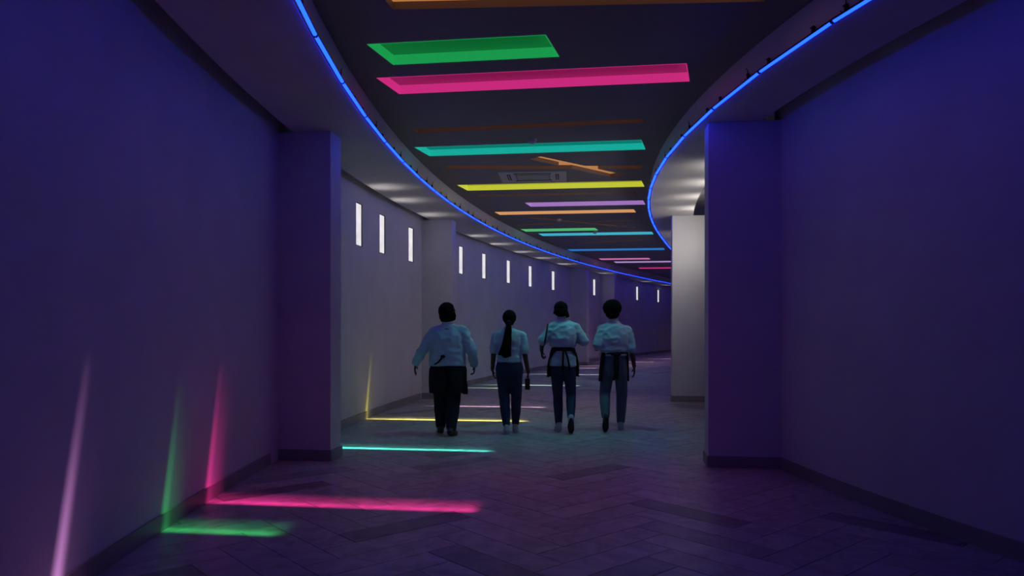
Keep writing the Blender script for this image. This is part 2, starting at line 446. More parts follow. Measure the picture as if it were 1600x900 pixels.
# ------------------------------------------------------------------ ceiling slots
def rect_slot(l, r, w):
    l, r = Vector(l), Vector(r); d = (r - l).normalized(); n = Vector((-d.y, d.x)) * (w / 2) + d * (0.15 * w / 2)
    return [l - n, r - n, r + n, l + n]          # near-left, near-right, far-right, far-left
GREEN = s2l((28, 172, 84)); PINK = s2l((226, 48, 138)); TEAL = s2l((22, 190, 172)); YEL = s2l((214, 220, 52))
VIO = s2l((176, 126, 208)); ORA = s2l((236, 166, 104)); CYA = s2l((62, 194, 220)); BLU = s2l((34, 124, 205))
PK2 = s2l((226, 120, 186)); LIL = s2l((196, 160, 222)); MAG = s2l((222, 52, 132)); BRN = s2l((226, 150, 84)); GR2 = s2l((84, 196, 122))
SLOTS = [  # label, polygon, colour, kind, tint of the daylight
    ('violet ceiling light slot just overhead, its streak runs down the left wall', rect_slot((-1.12, 4.72), (1.62, 4.36), 0.40), VIO, 'lit', (0.36, 0.15, 0.40)),
    ('amber ceiling slot cut by the top edge of the picture', rect_slot((-0.86, 5.12), (1.72, 4.99), 0.20), BRN, 'amber', None),
    ('short green ceiling light slot nearest the viewer', rect_slot((-1.08, 6.10), (0.32, 5.91), 0.47), GREEN, 'lit', (0.010, 0.16, 0.04)),
    ('long hot pink ceiling light slot beyond the short green one', rect_slot((-1.15, 6.90), (1.55, 6.53), 0.47), PINK, 'lit', (0.31, 0.014, 0.125)),
    ('dim brown ceiling slot between the pink and the teal slots', rect_slot((-1.11, 8.50), (1.44, 8.05), 0.16), BRN, 'dim', None),
    ('long teal ceiling light slot in front of the stepped amber slot', rect_slot((-1.15, 9.51), (1.62, 9.14), 0.49), TEAL, 'lit', (0.06, 0.66, 0.58)),
    ('stepped amber ceiling slot where a diagonal crosses a straight bar', [Vector(p) for p in ((.38, 9.76), (1.02, 10.34), (1.83, 10.34), (1.83, 10.54), (1.226, 10.54), (1.67, 10.97), (1.49, 11.15), (.86, 10.54), (-.92, 10.54), (-.92, 10.34), (.654, 10.34), (.22, 9.92))], BRN, 'amber', None),
    ('long yellow ceiling light slot beside the air conditioner', rect_slot((-0.80, 12.01), (2.06, 11.66), 0.49), YEL, 'lit', (0.95, 0.88, 0.16)),
    ('dim brown ceiling slot between the yellow and the lilac slots', rect_slot((-0.59, 12.75), (2.07, 12.42), 0.18), BRN, 'dim', None),
    ('lilac ceiling light slot whose end meets the right blue tube', rect_slot((0.30, 13.69), (2.40, 13.44), 0.45), VIO, 'lit', (0.42, 0.27, 0.44)),
    ('pale orange ceiling light slot in front of the far green one', rect_slot((-0.29, 14.76), (2.39, 14.42), 0.38), ORA, 'glow', None),
    ('dim brown diagonal ceiling slot beside the white smoke detector', rect_slot((0.33, 15.29), (2.80, 16.92), 0.16), BRN, 'dim', None),
    ('left half of a faint brown ceiling bar crossed by a diagonal', rect_slot((0.04, 16.41), (0.95, 16.19), 0.16), BRN, 'dim', None),
    ('right half of a faint brown ceiling bar crossed by a diagonal', rect_slot((1.80, 15.93), (2.72, 15.70), 0.16), BRN, 'dim', None),
    ('short green ceiling light slot far down the hall', rect_slot((0.27, 17.40), (1.96, 17.17), 0.46), GR2, 'lit', (0.30, 0.50, 0.38)),
    ('long pale cyan ceiling light slot behind the far green one', rect_slot((0.71, 18.25), (3.40, 17.89), 0.50), CYA, 'lit', (0.36, 0.55, 0.55)),
    ('faint brown slanting ceiling slot between the cyan and blue slots', rect_slot((1.75, 20.25), (3.39, 19.35), 0.16), BRN, 'dim', None),
    ('long blue ceiling light slot far down the hall', rect_slot((1.70, 22.00), (4.45, 21.62), 0.55), BLU, 'lit', (0.42, 0.5, 0.7)),
    ('short pale pink ceiling light slot beyond the blue one', rect_slot((2.98, 25.01), (4.61, 24.79), 0.55), PK2, 'lit', (0.6, 0.4, 0.5)),
    ('long pale lilac ceiling light slot beyond the short pink one', rect_slot((3.65, 26.20), (6.00, 25.88), 0.55), LIL, 'lit', (0.6, 0.45, 0.6)),
    ('magenta ceiling light slot farthest away, by the pale pillar', rect_slot((4.99, 28.95), (7.2, 28.65), 0.6), MAG, 'lit', (0.6, 0.4, 0.5)),
    ('violet ceiling light slot round the bend behind the pale right pillar', rect_slot((6.95, 31.6), (9.3, 31.3), 0.5), VIO, 'lit', (0.5, 0.3, 0.6)),  # this and the next two: added out of view to brighten the far end
    ('blue ceiling light slot round the bend behind the pale right pillar', rect_slot((8.2, 34.4), (10.6, 34.1), 0.5), BLU, 'lit', (0.3, 0.3, 0.7)),
    ('pink ceiling light slot round the bend behind the pale right pillar', rect_slot((9.7, 37.4), (12.0, 37.1), 0.5), PK2, 'lit', (0.6, 0.3, 0.5)),
]
SLOT_D = 0.085
PLAN = 1.027      # plan scale of everything set in the upper ceiling
SLOTS = [(l_, [p_ * PLAN for p_ in pg], c_, k_, t_) for l_, pg, c_, k_, t_ in SLOTS]

# ceiling sheet with real holes
def ceiling_mesh():
    bm = bmesh.new()
    outer = [P('L', t, 1.45) for t in frange(T0 - 0.4, T1 + 0.4, 0.6)] + [P('R', t, 1.6) for t in frange(T0 - 0.4, T1 + 0.4, 0.6)][::-1]
    loops = [outer] + [s[1] for s in SLOTS]
    for lp in loops:
        vs = [bm.verts.new((p[0], p[1], Z_CEIL)) for p in lp]
        for i in range(len(vs)): bm.edges.new((vs[i], vs[(i + 1) % len(vs)]))
    bmesh.ops.triangle_fill(bm, use_beauty=True, use_dissolve=False, edges=bm.edges[:])
    # throw away any triangle that fell inside a slot
    def inpoly(pt, poly):
        c = False; j = len(poly) - 1
        for i in range(len(poly)):
            if (poly[i][1] > pt[1]) != (poly[j][1] > pt[1]) and pt[0] < (poly[j][0] - poly[i][0]) * (pt[1] - poly[i][1]) / (poly[j][1] - poly[i][1]) + poly[i][0]: c = not c
            j = i
        return c
    kill = [f for f in bm.faces if any(inpoly(f.calc_center_median(), s[1]) for s in SLOTS)]
    bmesh.ops.delete(bm, geom=kill, context='FACES_ONLY')
    for f in bm.faces:
        if f.normal.z > 0: f.normal_flip()
    me = bpy.data.meshes.new('ceiling'); bm.to_mesh(me); bm.free()
    return me
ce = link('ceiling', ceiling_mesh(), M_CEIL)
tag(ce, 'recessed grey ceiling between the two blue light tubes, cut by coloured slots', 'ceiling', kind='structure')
# roof slab above the rest of the ceiling
for i, (label, poly, col, kind, tint) in enumerate(SLOTS):
    cx = sum(p[0] for p in poly) / len(poly); cy = sum(p[1] for p in poly) / len(poly)
    root = empty('ceiling_light', (cx, cy, Z_CEIL))
    tag(root, label, 'ceiling light', 'coloured light slots cut into the ceiling')
    loc = [Vector((p[0] - cx, p[1] - cy)) for p in poly]
    n = len(loc)
    SD = SLOT_D if kind in ('lit', 'glow') else 0.055
    # outward offset loop for the thickness of the lining
    outp = []
    for k in range(n):
        a, b, c = loc[k - 1], loc[k], loc[(k + 1) % n]
        d1 = (b - a).normalized(); d2 = (c - b).normalized()
        n1 = Vector((d1.y, -d1.x)); n2 = Vector((d2.y, -d2.x))
        mm = (n1 + n2); mm = mm / max(0.4, mm.dot(n1))
        outp.append(b + mm * 0.012)
    mb = MB(); vs = []
    for L_, z in ((loc, -0.002), (loc, SD), (outp, SD), (outp, 0.001)):
        vs += [(p.x, p.y, z) for p in L_]
    fs = []
    for k in range(n):
        k2 = (k + 1) % n
        for r in range(4):
            r2 = (r + 1) % 4
            fs.append((r * n + k, r2 * n + k, r2 * n + k2, r * n + k2))
    mb.add(vs, fs)
    nm = label.split(' ceiling')[0].replace(' ', '_')
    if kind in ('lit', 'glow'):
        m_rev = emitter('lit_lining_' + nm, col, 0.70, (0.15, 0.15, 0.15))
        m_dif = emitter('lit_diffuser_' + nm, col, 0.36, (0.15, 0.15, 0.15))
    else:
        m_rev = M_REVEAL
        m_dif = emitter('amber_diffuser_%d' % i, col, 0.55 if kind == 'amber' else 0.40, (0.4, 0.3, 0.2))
    rv = mb.build('lining', m_rev, root)
    zt = SD
    def slab(name, pts, m):
        b = MB(); b.prism(pts, zt, zt + 0.006); return b.build(name, m, root)
    if kind == 'lit':
        nl, nr, fr, fl = loc
        W = (fl - nl).dot(Vector((-(nr - nl).y, (nr - nl).x)).normalized()); LEN = (nr - nl).length
        far_ = cy > 15
        fm = film('film_%s_%d' % (nm, i), tint, col, 0.36, W, LEN, 1.3 if far_ else {0: .8, 2: .6, 3: .55, 7: 1.0}.get(i, .4), {3: .06}.get(i, .14), {0: .25, 2: .6, 3: .72}.get(i, .3))
        pane = slab('coloured_film', loc, fm)
        uvl = pane.data.uv_layers.new(name='UVMap'); d_ = (nr - nl) / LEN; n_ = Vector((-d_.y, d_.x))
        for lp in pane.data.loops:
            q = Vector(pane.data.vertices[lp.vertex_index].co[:2]) - nl
            uvl.data[lp.index].uv = (q.dot(d_), q.dot(n_))
        # sunlight the film scatters downwards
        mx_ = max(tint)
        ld = bpy.data.lights.new('film_scatter', 'AREA'); ld.shape = 'RECTANGLE'
        ld.size = LEN * 0.96; ld.size_y = W * 0.6; ld.spread = math.radians(85)
        ld.energy = FILM_SCATTER * LEN / 2.7 * {0: .25, 2: .18, 3: .9, 5: 1.9, 7: .7}.get(i, .9 if i < 17 else 2.2); ld.color = tuple(c / mx_ for c in tint)
        lo = bpy.data.objects.new('film_scatter', ld); COL.objects.link(lo); lo.parent = root
        mid = (nl + fr) / 2; lo.location = (mid.x, mid.y, zt - 0.006)
        zc = Vector((0.2, -0.05, 1.0)).normalized(); xc = Vector((d_.x, d_.y, 0)); xc = (xc - zc * xc.dot(zc)).normalized(); yc = zc.cross(xc)
        lo.rotation_euler = Matrix((xc, yc, zc)).transposed().to_euler()
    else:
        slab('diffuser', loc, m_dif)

# ------------------------------------------------------------------ slit windows with daylight
WIN_LABELS = {
 'L': ['slit window nearest the viewer, just right of the near left pillar', 'slit window second from the near left pillar', 'slit window beside the mauve pillar, on its near side',
       'slit window just beyond the mauve pillar', 'slit window above the ponytailed walker, second past the mauve pillar', 'slit window third past the mauve pillar',
       'slit window fourth past the mauve pillar', 'slit window above the walker with the stick', 'slit window in the narrow bay between the two far pillars',
       'far slit window right of the afro haired walker', 'farthest slit window beside the pale right pillar'],
 'R': ['right hand slit window nearest the dark portal pillar', 'second right hand slit window past the portal', 'third right hand slit window past the portal',
       'right hand slit window beside the daylit pale pillar', 'right hand slit window past the pale pillar', 'last right hand slit window round the bend']}
wn = 0
for sd in 'LR':
    k = -1 if sd == 'L' else 1
    for i, t in enumerate(WINDOWS[sd]):
        wn += 1
        x, s = edge(sd, t); nn = math.hypot(1, s)
        al = Vector((s / nn, 1 / nn, 0)); out = Vector((k / nn, -k * s / nn, 0))
        base = Vector((*P(sd, t, WALL_OFF[sd](t)), WIN_Z[0]))
        root = empty('window_%d' % wn, base)
        tag(root, 'narrow white glowing ' + WIN_LABELS[sd][i], 'window', 'narrow upright slit windows', 'structure')
        h = WIN_Z[1] - WIN_Z[0]; hw = WIN_W / 2
        def pr(a0, a1, o0, o1, z0, z1, name, m):
            b = MB(); b.prism([al * a0 + out * o0, al * a1 + out * o0, al * a1 + out * o1, al * a0 + out * o1], z0, z1)
            return b.build(name, m, root)
        pr(-hw + .008, hw - .008, 0.020, 0.032, 0.010, h - .010, 'pane', M_PANE)
        fr = MB()
        for a0, a1, z0, z1 in ((-hw, -hw + .012, 0, h), (hw - .012, hw, 0, h), (-hw + .012, hw - .012, 0, .012), (-hw + .012, hw - .012, h - .012, h)):
            fr.prism([al * a0 + out * .008, al * a1 + out * .008, al * a1 + out * .05, al * a0 + out * .05], z0, z1)
        fr.build('frame', M_TRIMDK, root)
        def day(size, size_y, energy, spread, tilt, z, ahead=0.0):
            ld = bpy.data.lights.new('window_daylight', 'AREA'); ld.shape = 'RECTANGLE'
            ld.size = size; ld.size_y = size_y; ld.energy = energy; ld.spread = math.radians(spread)
            ld.color = (1.0, 0.95, 0.90) if sd == 'L' else (1.0, 0.93, 0.85)
            lo = bpy.data.objects.new('window_daylight', ld); COL.objects.link(lo); lo.parent = root
            up = (-out + al * ahead + Vector((0, 0, tilt))).normalized()
            lo.location = -out * 0.05 + Vector((0, 0, z))
            zc = -up; xc = (al - zc * al.dot(zc)).normalized(); yc = zc.cross(xc).normalized(); zz = xc.cross(yc)
            lo.rotation_euler = Matrix((xc, yc, zz)).transposed().to_euler()
        day(WIN_W * 0.7, h * 0.3, WINDOW_LIGHT * (1.0 if sd == 'L' else 2.0), 58, 1.75, h * 0.45)
        if sd == 'R':                       # the sunny side: extra lamp aimed along the hall at the pale pillar, imitating jamb bounce
            day(WIN_W, h * 0.9, 4.0, 140, 0.08, h * 0.5, 0.8)

# ------------------------------------------------------------------ blue light tubes
def tube_pts(sd):
    t = T0 + 1.2
    pts = [t]
    while t < (40.0 if sd == 'L' else 30.0):
        _, s = edge(sd, t); t += 1.0 / math.hypot(1, s); pts.append(t)
    return pts
clip_mb = MB()
clip_mb.box((0, 0, 0.02), (0.012, 0.03, 0.045)); clip_mb.box((0, -0.012, 0.045), (0.012, 0.04, 0.008)); clip_mb.box((0, 0.01, 0.0), (0.022, 0.022, 0.014))
clip_me = clip_mb.mesh('clip'); clip_me.materials.append(M_BLACK)
cab = MB(); cab.tube([(0, 0, 0.0), (0.0, -0.03, -0.03), (0.0, -0.055, 0.0), (0.0, -0.06, 0.05), (0.0, -0.03, 0.075)], 0.004, 6)
cab_me = cab.mesh('cable_loop', True); cab_me.materials.append(M_BLACK)
for sd in 'LR':
    ts = tube_pts(sd)
    root = empty('led_tube_light', (*P(sd, ts[0], 0), Z_SOF))
    o0 = root.location
    tag(root, 'glowing blue tube light curving along the %s edge of the recessed ceiling' % SIDE_NAME[sd], 'tube light', 'blue tube lights along the ceiling edges')
    for i in range(len(ts) - 1):
        a = Vector((*P(sd, ts[i], 0.0), Z_SOF)); b = Vector((*P(sd, ts[i + 1], 0.0), Z_SOF)); d = (b - a).normalized()
        sdv = d.cross(Vector((0, 0, 1))).normalized()
        def shell(r0, r1, a0, a1, e, n=8):
            # part of a round profile swept from a to b, angle 0 = sideways, -90 = straight down
            vs = []
            for q in (a + d * e, b - d * e):
                for rr in (r0, r1):
                    for k_ in range(n + 1):
                        an = math.radians(a0 + (a1 - a0) * k_ / n)
                        vs.append(q - o0 + sdv * (rr * math.cos(an)) + Vector((0, 0, rr * math.sin(an))))
            m_ = n + 1; fs = []
            for k_ in range(n):
                fs += [(m_ + k_, m_ + k_ + 1, 3 * m_ + k_ + 1, 3 * m_ + k_), (k_, 2 * m_ + k_, 2 * m_ + k_ + 1, k_ + 1),
                       (k_, k_ + 1, m_ + k_ + 1, m_ + k_), (2 * m_ + k_, 3 * m_ + k_, 3 * m_ + k_ + 1, 2 * m_ + k_ + 1)]
            fs += [(0, m_, 3 * m_, 2 * m_), (n, 2 * m_ + n, 3 * m_ + n, m_ + n)]
            b_ = MB(); b_.add(vs, fs); return b_
        tb = shell(0.008, 0.0150, -172, -8, 0.006, 9).build('tube', M_LED, root)
        shell(0.0150, 0.0185, -10, 190, 0.002, 8).build('housing', M_BLACK, tb)
        mb = MB(); mb.tube([b - d * .014 - o0, b + d * .014 - o0], 0.0185, 10)
        mb.build('end_cap', M_BLACK, tb)
    t = 4.2
    j = 0
    while t < (24 if sd == 'L' else 20):
        c = bpy.data.objects.new('clip', clip_me); COL.objects.link(c); c.parent = root
        k = -1 if sd == 'L' else 1
        _, s = edge(sd, t)
        c.location = Vector((*P(sd, t, 0.016), Z_SOF + 0.018)) - o0
        c.rotation_euler = (0, 0, math.atan2(1, s) - math.pi / 2 + (0.0 if sd == 'L' else math.pi))
        if j % 3 == 1 or (9 < t < 16 and j % 2 == 0):
            q = bpy.data.objects.new('cable_loop', cab_me); COL.objects.link(q); q.parent = root
            q.location = Vector((*P(sd, t + .05, 0.008), Z_SOF + 0.04)) - o0
            q.rotation_euler = (0, 0, math.atan2(1, s) - math.pi / 2)
        t += 0.36 if j % 2 else 0.62; j += 1

# ------------------------------------------------------------------ ceiling fittings
ac = empty('air_conditioner', (0.32 * PLAN, 11.10 * PLAN, Z_CEIL), math.atan(-0.08))
tag(ac, 'grey square ceiling air conditioner beside the yellow light slot', 'air conditioner')
fr = MB()
W_, D_ = 1.02, 0.76
for (x0, x1, y0, y1) in ((-W_/2, W_/2, -D_/2, -D_/2 + .05), (-W_/2, W_/2, D_/2 - .05, D_/2), (-W_/2, -W_/2 + .05, -D_/2 + .05, D_/2 - .05), (W_/2 - .05, W_/2, -D_/2 + .05, D_/2 - .05)):
    fr.prism([(x0, y0), (x1, y0), (x1, y1), (x0, y1)], -0.014, 0)
fr.prism([(-W_/2 + .05, -D_/2 + .05), (W_/2 - .05, -D_/2 + .05), (W_/2 - .05, D_/2 - .05), (-W_/2 + .05, D_/2 - .05)], -0.008, 0)
fr.build('frame', M_WHITE, ac)
g = MB(); g.box((0, 0, -0.010), (0.52, 0.36, 0.008)); gr = g.build('grille', M_GRILLE, ac)
for i in range(9):
    b = MB(); b.box((0, -0.15 + i * 0.0375, -0.0155), (0.49, 0.012, 0.003)); b.build('grille_bar', M_WHITE, gr)
for (cx, cy, w, d) in ((0, -0.255, 0.56, 0.05), (0, 0.255, 0.56, 0.05), (-0.37, 0, 0.05, 0.42), (0.37, 0, 0.05, 0.42)):
    b = MB(); b.box((cx, cy, -0.010), (w, d, 0.008)); v = b.build('air_outlet', M_BLACK, ac)
    b = MB(); b.box((cx, cy, -0.0155), (w * .94 if w > d else .014, .014 if w > d else d * .94, 0.003)); b.build('louvre', M_WHITE, v)
for x, y, lab in ((0.24, 8.88, 'small smoke detector on the ceiling in front of the teal slot'), (0.99, 15.55, 'white smoke detector on the ceiling crossed by the brown diagonal'), (1.98, 17.62, 'smoke detector between the far green and cyan slots')):
    r = empty('smoke_detector', (x * PLAN, y * PLAN, Z_CEIL)); tag(r, lab, 'smoke detector', 'smoke detectors on the ceiling')
    b = MB(); b.tube([(0, 0, 0), (0, 0, -0.018)], 0.06, 20); b.build('base', M_WHITE, r)
    b = MB(); b.tube([(0, 0, -0.018), (0, 0, -0.035), (0, 0, -0.05)], [0.05, 0.048, 0.03], 20); b.build('sensor_cap', M_WHITE, r, True)

# ------------------------------------------------------------------ people
M_SKIN = paint('skin_dark_brown', (0.085, 0.045, 0.03), 0.5, 0.05, 60, 0.08)
M_SHIRT = fabric('pale_blue_cotton', (0.47, 0.55, 0.62))
M_DENIM = fabric('navy_denim', (0.035, 0.05, 0.085))
M_GREYJ = fabric('grey_blue_denim', (0.12, 0.14, 0.18))
M_DARK = fabric('black_cloth', (0.012, 0.012, 0.015))
M_TROU = fabric('dark_trouser_cloth', (0.016, 0.018, 0.026))
M_HAIR = paint('black_hair', (0.006, 0.005, 0.005), 0.9, 0.8, 130, 0.2, 0.1)
M_SHOE_L = paint('pale_shoe', (0.42, 0.42, 0.44), 0.6, 0.1)
M_SHOE_D = paint('dark_shoe', (0.02, 0.02, 0.024), 0.5, 0.1)
M_SOLE_D = paint('dark_rubber_sole', (0.015, 0.015, 0.017), 0.7, 0.3)
M_SOLE_L = paint('pale_rubber_sole', (0.5, 0.5, 0.5), 0.7, 0.2)
M_EYE = paint('eye_white', (0.7, 0.7, 0.68), 0.3, 0.0)

class Blob(MB):
    def cap(self, p0, r0, p1, r1, n=14, m=5):
        """tapered capsule"""
        p0, p1 = Vector(p0), Vector(p1); d = p1 - p0
        if d.length < 1e-5: d = Vector((0, 0, 1e-4))
        d = d.normalized(); a = d.orthogonal().normalized(); b = d.cross(a)
        rings = [(p0 - d * (r0 * math.cos(t)), r0 * math.sin(t)) for t in [math.pi / 2 * i / m for i in range(m + 1)]]
        rings += [(p1 + d * (r1 * math.sin(t)), r1 * math.cos(t)) for t in [math.pi / 2 * i / m for i in range(m + 1)]]
        vs = []; fs = []
        for c, r in rings:
            r = max(r, 1e-5)
            vs += [c + a * (r * math.cos(2 * math.pi * k / n)) + b * (r * math.sin(2 * math.pi * k / n)) for k in range(n)]
        R = len(rings)
        for i in range(R - 1):
            for k in range(n): fs.append((i * n + k, i * n + (k + 1) % n, (i + 1) * n + (k + 1) % n, (i + 1) * n + k))
        fs.append(tuple(range(n))[::-1]); fs.append(tuple(range((R - 1) * n, R * n)))
        self.add(vs, fs)
    def chain(self, *pr):
        for (p0, r0), (p1, r1) in zip(pr, pr[1:]): self.cap(p0, r0, p1, r1)
    def ell(self, c, r, n=20, m=12, rot=None):
        vs = []; fs = []
        for i in range(m + 1):
            t = math.pi * i / m
            for k in range(n):
                v = Vector((r[0] * max(math.sin(t), 1e-4) * math.cos(2 * math.pi * k / n), r[1] * max(math.sin(t), 1e-4) * math.sin(2 * math.pi * k / n), r[2] * math.cos(t)))
                if rot is not None: v = rot @ v
                vs.append(v + Vector(c))
        for i in range(m):
            for k in range(n): fs.append((i * n + k, (i + 1) * n + k, (i + 1) * n + (k + 1) % n, i * n + (k + 1) % n))
        fs.append(tuple(range(n))); fs.append(tuple(range(m * n, m * n + n))[::-1])
        self.add(vs, fs)
    def loft(self, rings, n=28, p=2.3):
        """rings: (cx, cy, z, rx, ry) stacked upwards or downwards; superellipse section"""
        vs = []; fs = []
        for cx, cy, z, rx, ry in rings:
            for k in range(n):
                t = 2 * math.pi * k / n; c, s_ = math.cos(t), math.sin(t)
                vs.append((cx + rx * math.copysign(abs(c) ** (2 / p), c), cy + ry * math.copysign(abs(s_) ** (2 / p), s_), z))
        R = len(rings)
        for i in range(R - 1):
            for k in range(n): fs.append((i * n + k, i * n + (k + 1) % n, (i + 1) * n + (k + 1) % n, (i + 1) * n + k))
        fs.append(tuple(range(n))[::-1]); fs.append(tuple(range((R - 1) * n, R * n)))
        self.add(vs, fs)
    def skin(self, name, m, parent, voxel=0.011, smooth=6, folds=0.0, fscale=6.0, fdir=(1, 1, 1)):
        """merge everything into one continuous surface"""
        me = self.mesh('tmp')
        bm = bmesh.new(); bm.from_mesh(me); bmesh.ops.recalc_face_normals(bm, faces=bm.faces); bm.to_mesh(me); bm.free()
        o = bpy.data.objects.new('tmp', me); COL.objects.link(o)
        md = o.modifiers.new('r', 'REMESH'); md.mode = 'VOXEL'; md.voxel_size = voxel; md.adaptivity = 0.0
        if smooth:
            sm = o.modifiers.new('s', 'SMOOTH'); sm.factor = 0.5; sm.iterations = smooth
        dg = bpy.context.evaluated_depsgraph_get(); dg.update()
        res = bpy.data.meshes.new_from_object(o.evaluated_get(dg), depsgraph=dg)
        bpy.data.objects.remove(o, do_unlink=True); bpy.data.meshes.remove(me)
        res.name = name
        if folds:
            vn = [v.normal.copy() for v in res.vertices]
            for v, nrm in zip(res.vertices, vn):
                q = Vector((v.co.x * fdir[0], v.co.y * fdir[1], v.co.z * fdir[2])) * fscale
                a = noise.noise(q + Vector((3.1, 7.7, 1.3))); b = noise.noise(q * 2.3)
                v.co += nrm * (folds * ((1 - abs(a) * 2.2) * 0.8 + 0.35 * b))
        for p in res.polygons: p.use_smooth = True
        res.materials.clear(); res.materials.append(m)
        return link(name, res, None, parent)

def V3(t): return Vector(t)
def hand(b, wrist, toward, palm_n, side, size=0.175, curl=0.5, spread=0.12):
    """palm and five fingers; toward = direction of the fingers, palm_n = direction the palm faces, side = direction of the thumb"""
    w = V3(wrist); f = V3(toward).normalized(); pn = V3(palm_n).normalized(); pn = (pn - f * pn.dot(f)).normalized()
    th = f.cross(pn).normalized()
    if th.dot(V3(side)) < 0: th = -th
    k = size / 0.18
    for j, (o, l) in enumerate(((0.032, .074), (0.011, .082), (-0.010, .076), (-0.030, .060))):
        base = w + f * (0.088 * k) + th * (o * k)
        b.cap(w + th * (o * .55 * k), 0.017 * k, base, 0.013 * k, 10, 4)
        dirv = (f + th * (spread * (1.2 - j * .8))).normalized()
        ang = curl
        p = base; r = 0.0098 * k
        for q, seg in enumerate((0.45, 0.30, 0.25)):
            a_ = ang * (0.4 + q * .9)
            d = (dirv * math.cos(a_) + pn * math.sin(a_)).normalized()
            p2 = p + d * (l * seg * k); b.cap(p, r, p2, r * .93, 9, 3); p = p2; r *= .93
    t0 = w + f * (0.028 * k) + th * (0.026 * k)
    t1 = t0 + (f * .62 + th * .62 + pn * .25).normalized() * (0.045 * k)
    t2 = t1 + (f * .85 + th * .22 + pn * .4).normalized() * (0.036 * k)
    b.cap(w + f * .02 * k, 0.018 * k, t0, 0.015 * k, 9, 3); b.cap(t0, 0.013 * k, t1, 0.0108 * k, 9, 3); b.cap(t1, 0.0108 * k, t2, 0.0095 * k, 9, 3)

def foot_frame(ankle, pitch, yaw):
    """pitch > 0 lifts the heel; returns a function from foot space (x right, y toe, z up from the sole; origin under the ankle)"""
    m = Matrix.Rotation(yaw, 4, 'Z') @ Matrix.Rotation(-pitch, 4, 'X')
    a = V3(ankle)
    def T(p): return a + (m @ (Vector(p) - Vector((0, 0, 0.085))))
    return T, m

def shoe(parent, ankle, pitch, yaw, m_up, m_sole, k=1.0):
    T, mr = foot_frame(ankle, pitch, yaw)
    b = Blob()
    for p0, r0, p1, r1 in (((0, -.045, .045), .040, (0, .05, .045), .042), ((0, .05, .042), .042, (0.0, .13, .032), .036), ((0, .13, .030), .036, (0.004, .165, .026), .028), ((0, -.03, .05), .042, (0, -.02, .095), .040), ((0, .02, .075), .034, (0, .09, .045), .036)):
        b.cap(T((p0[0] * k, p0[1] * k, p0[2])), r0 * k, T((p1[0] * k, p1[1] * k, p1[2])), r1 * k)
    # flatten underside: clip by sole plane
    up = b.skin('shoe', m_up, parent, 0.009, 3)
    inv = mr.inverted()
    for v in up.data.vertices:
        q = inv @ (v.co - V3(ankle)) + Vector((0, 0, 0.085))
        if q.z < 0.012: q.z = 0.012; v.co = V3(ankle) + mr @ (q - Vector((0, 0, 0.085)))
    # sole
    pts = []
    for t in range(20):
        an = 2 * math.pi * t / 20; yy = math.sin(an); xx = math.cos(an)
        wdt = 0.036 + 0.008 * (yy > 0)
        pts.append((xx * wdt * k, (0.058 + yy * 0.135) * k))
    vs = [T((x, y, 0.0)) for x, y in pts] + [T((x * 1.03, y, 0.022)) for x, y in pts]
    n = len(pts)
    sb = MB(); sb.add(vs, [tuple(range(n))[::-1], tuple(range(n, 2 * n))] + [(i, (i + 1) % n, n + (i + 1) % n, n + i) for i in range(n)])
    sb.build('sole', m_sole, up)
    return up

